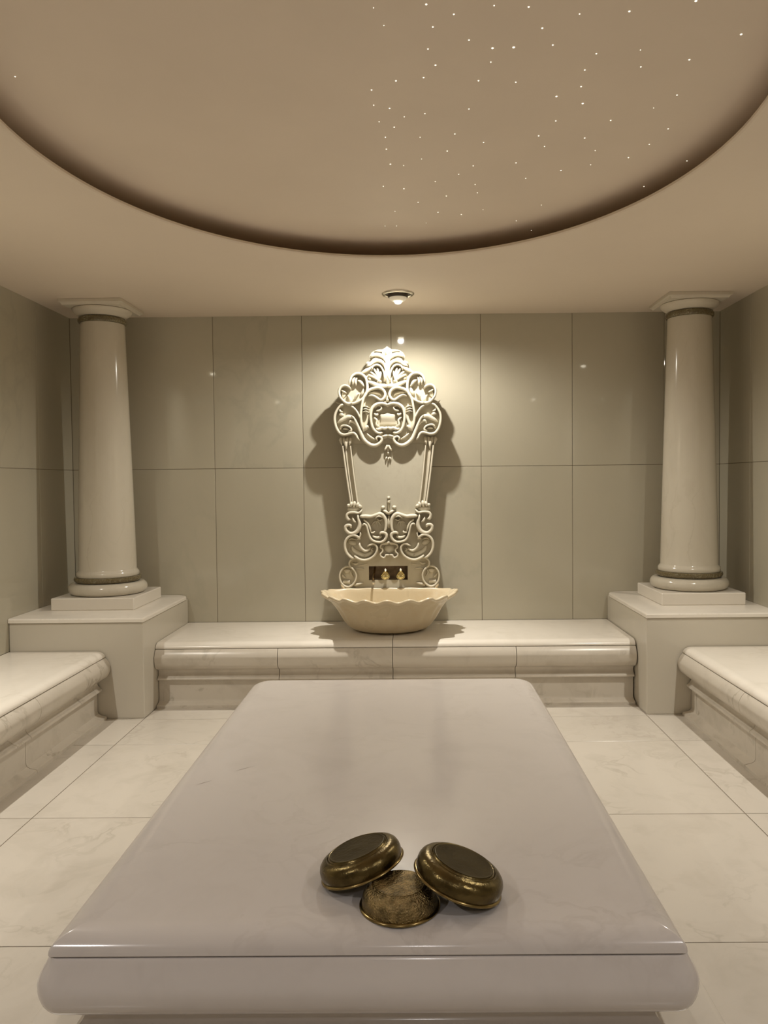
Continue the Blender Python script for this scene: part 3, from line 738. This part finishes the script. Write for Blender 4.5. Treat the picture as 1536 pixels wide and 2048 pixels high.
ridge2(mb, [(719, 1083), (720.5, 1091), (725, 1097), (731.5, 1100.8), (738, 1098.5), (741.5, 1094)], [1.6, 2.0, 2.0, 2.2, 1.8, 1.2], D2)
dome(mb, 704, 1084, 10, 6, 0.024, rot=-20); ridge2(mb, [(704, 1092), (708, 1100), (718, 1106), (730, 1110), (742, 1105), (748, 1096)], [3, 4, 4.4, 4.4, 4.2, 2.5], 0.022)
ridge2(mb, [(697, 1079), (703, 1076), (711, 1078)], 1.5, D3); dome(mb, 729, 1111, 4, 2.2, 0.034)
ridge2(mb, [(746, 1095), (743, 1099), (748, 1101)], 1.5, D3)
# middle scrolls
ridge2(mb, [(719.5, 1031), (725, 1031), (733, 1031), (742, 1031.5), (751, 1029), (760, 1026.5), (767, 1030), (771.5, 1038), (772.5, 1048), (771.5, 1058), (768, 1064)], [2, 3.2, 3.4, 3.0, 3.0, 3.4, 3.6, 3.2, 2.8, 2.4, 1.8], D1 - .002)
ridge2(mb, [(755, 1038), (760, 1040), (765, 1037)], 1.2, D2); ridge2(mb, [(750, 1035), (758, 1031), (766, 1034)], 1.2, D1 + .002)
ridge2(mb, [(724.5, 1050), (728.5, 1046.5), (733, 1049), (735.5, 1056), (738, 1066), (742, 1075.5), (749, 1081), (759.5, 1083), (767, 1081), (772, 1075.5), (773.4, 1069), (770, 1064.5), (763, 1064), (760, 1067.5)], [1.6, 1.8, 1.8, 1.8, 1.8, 2.0, 2.0, 2.2, 2.4, 2.6, 2.8, 2.8, 2.4, 1.8], D1)
ridge2(mb, [(727, 1038), (731, 1040.5), (736, 1045), (740, 1054), (742, 1063)], [1.4, 1.8, 1.8, 1.8, 1.4], D2 + .004)
ridge2(mb, [(745, 1069), (750, 1073), (757, 1074), (764, 1072)], [1.4, 1.8, 2.2, 3.0], D2); ridge2(mb, [(741, 1064), (747, 1064), (750, 1061)], 1.4, D2)
for ex, ey in ((743, 1050), (747, 1046.5), (753, 1045.5), (759, 1046.5), (762, 1050), (755, 1053)): ridge2(mb, [(753, 1041), ((753 + ex) / 2, 1043), (ex, ey)], [1.3, 1.2, .7], 0.016)
# centre stem with berries
ridge2(mb, [(778, 1056), (778, 1042), (778, 1030)], [3.4, 2.8, 2.4], D2, sides=(1,))
ridge2(mb, [(778, 1028), (773, 1023), (766, 1019)], [2.0, 2.6, 1.8], D1)
ridge2(mb, [(777.5, 1022), (777.3, 1012), (777.2, 1006)], [1.6, 1.2, 1.2], D3, sides=(1,))
dome(mb, 766, 1013.5, 4.2, 3.4, D1); dome(mb, 777.2, 1002, 3.4, 4, D1, sides=(1,)); dome(mb, 777.0, 994.3, 3.2, 3.0, D1, sides=(1,))
mb.build('lower_scrollwork', M_carve, FB, smooth=True, angle=50)
# --- cartouche
mb = MB()
ridge2(mb, [(778.8, 1083.5), (773, 1085), (767, 1086.5), (762.5, 1089), (761.5, 1094), (766, 1098), (765, 1103), (761.5, 1107), (763, 1112), (768, 1114.5), (771, 1112.5), (772.5, 1109.5), (778.9, 1109.5)], [1.9, 1.9, 1.9, 1.7, 1.5, 1.5, 1.5, 1.5, 1.6, 1.6, 1.5, 1.7, 1.7], 0.056)
dome(mb, 778.8, 1097, 12, 9, 0.022, sides=(1,)); ridge2(mb, [(766, 1088), (778.7, 1086.2)], 2.2, 0.05)
mb.build('cartouche', M_carve, FB, smooth=True, angle=50)
# --- lower rolls at both sides
for s in (1, -1):
    mb = MB()
    circ = [(696 + 16.5 * math.cos(2 * PI * i / 28), 1152.5 + 21.5 * math.sin(2 * PI * i / 28)) for i in range(28)]
    plate(mb, circ, Y_PLATE + .006, Y_BACK, sides_mirror=False, sides=(s,))
    plate(mb, [(704, 1114), (699, 1122), (700, 1132), (711, 1141), (722, 1141), (722, 1114)], Y_PLATE + .006, Y_BACK, sides_mirror=False, sides=(s,))
    ridge2(mb, [(713, 1115.5), (704.5, 1117.5), (699.5, 1122.5), (699.5, 1130), (705, 1136), (710.5, 1142), (713, 1151), (711, 1161.5), (704.5, 1170), (696, 1173.5), (687, 1169.5), (681, 1160), (680, 1147.5), (685.5, 1137), (693, 1132.5), (700, 1133)], [1.4, 1.6, 1.7, 1.7, 1.8, 1.8, 1.8, 1.8, 1.9, 1.9, 1.8, 1.7, 1.6, 1.5, 1.4, 1.2], 0.040, sides=(s,))
    ridge2(mb, [(688, 1140), (694, 1142), (701, 1140)], [2.5, 4.5, 2.0], 0.018, sides=(s,)); ridge2(mb, [(683, 1147), (686, 1152), (691, 1155)], [1.2, 2.4, 1.2], 0.02, sides=(s,))
    ridge2(mb, [(686, 1163.5), (693, 1163.5), (700, 1163.5)], 3.6, 0.022, sides=(s,), taper=(False, False))
    ridge2(mb, [(703, 1140), (702, 1147), (707, 1154)], [2.2, 1.6, 1.0], 0.016, sides=(s,))
    ridge2(mb, [(708, 1171), (716, 1168.5), (727, 1166)], [3.8, 2.8, 1.4], 0.026, sides=(s,))
    ridge2(mb, [(711, 1137.5), (719, 1137), (728, 1138)], 1.3, 0.018, sides=(s,)); ridge2(mb, [(716, 1132), (725, 1130), (735, 1128)], 1.3, 0.010, sides=(s,))
    ridge2(mb, [(705, 1126), (712, 1128), (718, 1124)], [1.3, 2.4, 1.3], 0.016, sides=(s,))
    mb.build('side_roll', M_carve, FB, smooth=True, angle=50)

# --- taps in the niche
for tx in (-0.030, 0.088):
    mb = MB()
    lathe(mb, [(0.020, 0.0), (0.020, 0.006), (0.012, 0.012), (0.011, 0.145), (0.016, 0.153), (0.016, 0.161)], n=24)
    stem_v = [(x, -z, y) for x, y, z in mb.v]; mb.v = [(tx + x, 0.055 + y, nz0 + 0.042 + z) for x, y, z in stem_v]
    tp_ = mb.build('tap', M_gold, FB, smooth=True, angle=35)
    # teardrop handle, leaning forward, point up
    mb = MB(); outline = []
    for i in range(36):
        a = 2 * PI * i / 36
        r = 0.035
        x = r * math.sin(a); z = -r * 0.80 * math.cos(a)
        if z > 0: k = z / (r * .8); x *= (1 - 0.55 * k); z *= 1.5
        outline.append((x, z))
    lay = [(0.90, 0.0), (1.0, 0.004), (0.97, 0.010), (0.86, 0.013), (0.74, 0.010), (0.5, 0.014), (0.2, 0.018)]
    n = len(outline); vs = []
    for sc_, d in lay: vs += [(tx + x * sc_, -0.106 - d * 1.0 + z * sc_ * 0.28, nz0 + 0.037 + z * sc_) for x, z in outline]
    fs = [(k * n + i, k * n + (i + 1) % n, (k + 1) * n + (i + 1) % n, (k + 1) * n + i) for k in range(len(lay) - 1) for i in range(n)]
    fs += [tuple(range(n)), tuple((len(lay) - 1) * n + i for i in range(n))]
    mb.add(vs, fs); mb.build('handle', M_gold, tp_, smooth=True, angle=35)
    mb = MB(); lathe(mb, [(0.0085, 0), (0.009, 0.006), (0.007, 0.018), (0.003, 0.024)], c=(tx, -0.094, nz0 + 0.068), n=16)
    o = mb.build('handle_tip', M_white, tp_, smooth=True); o['label'] = 'white tip of the golden tap handle'
mb = MB()
tube(mb, catmull([(-0.118, 0.055, nz0 + 0.085), (-0.117, 0.03, nz0 + 0.088), (-0.116, -0.03, nz0 + 0.078), (-0.119, -0.085, nz0 + 0.052), (-0.123, -0.125, nz0 + 0.032), (-0.122, -0.150, nz0 + 0.018), (-0.121, -0.158, nz0 + 0.002)], 6), 0.0085)
sp_ = mb.build('spout', M_spout, FB, smooth=True, angle=None)
mb = MB(); lathe(mb, [(0.010, 0.006), (0.0115, 0.0), (0.0115, -0.016), (0.009, -0.02)], c=(-0.121, -0.158, nz0 - .002), n=18)
mb.build('spout_tip', M_chrome, sp_, smooth=True)

# ------------------------------------------------------------------ shell basin
BX, BYc = -0.183, 5.775
bs_ = thing('shell_basin', 'cream marble basin with a scalloped shell rim below the carved fountain', 'basin', (BX, BYc, 0.457))
NT = 220; FL = 20
# t (0 rim .. 1 base): half width, front reach, back reach, height above bench, flute amount
LV = [(0.500, 0.522, 0.165, 0.291, 1.0), (0.505, 0.527, 0.165, 0.284, 1.0), (0.503, 0.524, 0.165, 0.270, 1.0), (0.492, 0.505, 0.165, 0.262, 1.0), (0.468, 0.470, 0.162, 0.246, 0.95), (0.440, 0.435, 0.160, 0.228, 0.85), (0.412, 0.400, 0.158, 0.195, 0.72),
      (0.388, 0.370, 0.155, 0.160, 0.6), (0.368, 0.345, 0.15, 0.122, 0.45), (0.348, 0.318, 0.145, 0.085, 0.3), (0.320, 0.285, 0.14, 0.048, 0.1), (0.285, 0.248, 0.13, 0.020, 0.05), (0.24, 0.20, 0.12, 0.004, 0.0), (0.20, 0.165, 0.11, 0.0, 0.0)]
INN = [(0.488, 0.505, 0.155, 0.291, 1.0), (0.470, 0.484, 0.150, 0.284, 1.0), (0.440, 0.445, 0.146, 0.258, 0.95), (0.405, 0.405, 0.142, 0.220, 0.9), (0.370, 0.365, 0.138, 0.175, 0.8),
       (0.330, 0.320, 0.130, 0.125, 0.65), (0.285, 0.265, 0.12, 0.080, 0.5), (0.22, 0.20, 0.10, 0.052, 0.3), (0.12, 0.11, 0.06, 0.040, 0.1), (0.03, 0.03, 0.02, 0.038, 0)]
def basin_ring(a, bf, bb, z, fl, amp=0.030):
    out = []
    # parametrise flutes by arc length of the front rim so the scallops are evenly wide
    for i in range(NT):
        t = 2 * PI * i / NT
        c, s_ = math.cos(t), math.sin(t)
        b = bf if s_ < 0 else bb
        wv = math.cos(FL * t)
        r = 1 + amp * fl * wv
        if s_ > 0:   # squarer back, flat against the board
            p = 3.2
            k = (abs(c) ** p + abs(s_) ** p) ** (-1 / p)
            x = a * c * k; y = bb * s_ * k; damp = max(0.25, 1 - s_ * 1.2)
            out.append((x * (1 + 0.012 * fl * wv), min(y, bb), z + 0.007 * fl * wv * damp))
        else:
            out.append((a * c * r, b * s_ * r, z + 0.0115 * (fl if z > 0.22 else 0.3 * fl) * wv))
    return out
mb = MB()
rg = [basin_ring(*l) for l in reversed(LV)] + [basin_ring(*l, amp=0.030 + 0.006 * k) for k, l in enumerate(INN)]
ring_mesh(mb, rg, cap0=True, cap1=True)
mb.build('bowl_shell', M_basin, bs_, smooth=True, angle=None)
# small fish tail ornaments where rim meets the board
for s in (-1, 1):
    mb = MB(); tube(mb, [(s * 0.355, 0.15, 0.285), (s * 0.362, 0.145, 0.300), (s * 0.372, 0.14, 0.312), (s * 0.376, 0.135, 0.322)], [0.010, 0.009, 0.007, 0.003], n=10)
    mb.build('rim_knob', M_basin, bs_, smooth=True)

# ------------------------------------------------------------------ brass bowls, upside down on the slab
def bowl(label, loc_, R_, h, tilt_axis, tilt, disc=0.66, mats=None):
    b = thing('hammam_bowl', label, 'bowl', loc_, 'brass bowls on the marble slab')
    rd = R_ * disc
    wall = [(R_ * 0.955, 0.004), (R_ * 0.965, h * .16), (R_ * 0.972, h * .34), (R_ * 0.962, h * .52), (R_ * 0.93, h * .68), (R_ * 0.875, h * .80), (R_ * 0.81, h * .87)] if mats is None else [(R_ * 0.93, 0.004), (R_ * 0.925, h * .14), (R_ * 0.915, h * .32), (R_ * 0.90, h * .48), (R_ * 0.86, h * .64), (R_ * 0.80, h * .78)]
    out = wall + [ (rd * 1.14, h * .895), (rd * 1.115, h * .935), (rd * 1.09, h * .94), (rd * 1.075, h * .90), (rd * 1.06, h * .945), (rd * 1.03, h * .985), (rd * 1.01, h * .972)]
    inn = [(rd * 1.0, h * .94), (R_ * 0.80, h * .80), (R_ * 0.87, h * .66), (R_ * 0.91, h * .5), (R_ * 0.93, h * .3), (R_ * 0.94, 0.004)]
    mb = MB(); lathe(mb, out + inn, n=96, cap0=False, cap1=False)
    # close at the lip
    m = mats or M_brass
    mb.build('bowl_wall', m, b, smooth=True, angle=30)
    mb = MB(); lathe(mb, [(rd * 0.1, h * .93), (rd * 1.0, h * .935), (rd * 1.005, h * .985), (rd * .985, h * 1.0), (rd * .965, h * .99), (rd * .90, h * .985), (rd * .5, h * .978), (rd * .12, h * .975), (rd * .05, h * .985), (0.001, h * .985)], n=96)
    mb.build('base_disc', M_brass2 if mats is None else m, b, smooth=True, angle=30)
    mb = MB(); lathe(mb, [(R_ * 0.94, 0.006), (R_ * 0.955, 0.006), (R_ * 0.985, 0.0045), (R_ * 1.0, 0.002), (R_ * .998, 0.0), (R_ * .975, -0.0005), (R_ * .94, 0.001), (R_ * 0.94, 0.006)], n=96, cap0=False, cap1=False)
    mb.build('rim_lip', M_brass3, b, smooth=True, angle=50)
    b.rotation_mode = 'QUATERNION'
    from mathutils import Quaternion
    b.rotation_quaternion = Quaternion(Vector(tilt_axis).normalized(), math.radians(tilt))
    return b
M_hammer = simple('hammered_brass', (0.23, 0.172, 0.08), 0.24, metal=1.0, noise=0.5, nscale=45, bump=1.0, bscale=210)
bowl('hammered brass bowl upside down on the slab under the other two', (-0.042, 1.912, 0.5008), 0.103, 0.056, (0, 0, 1), 0, disc=0.62, mats=M_hammer)
bowl('left dark brass bowl turned upside down and leaning on the small bowl', (-0.143, 2.030, 0.5385), 0.116, 0.054, (-0.22, -1, 0), 18)
bowl('right dark brass bowl turned upside down and leaning on the small bowl', (0.106, 1.952, 0.5410), 0.119, 0.055, (-0.05, 1, 0), 19)
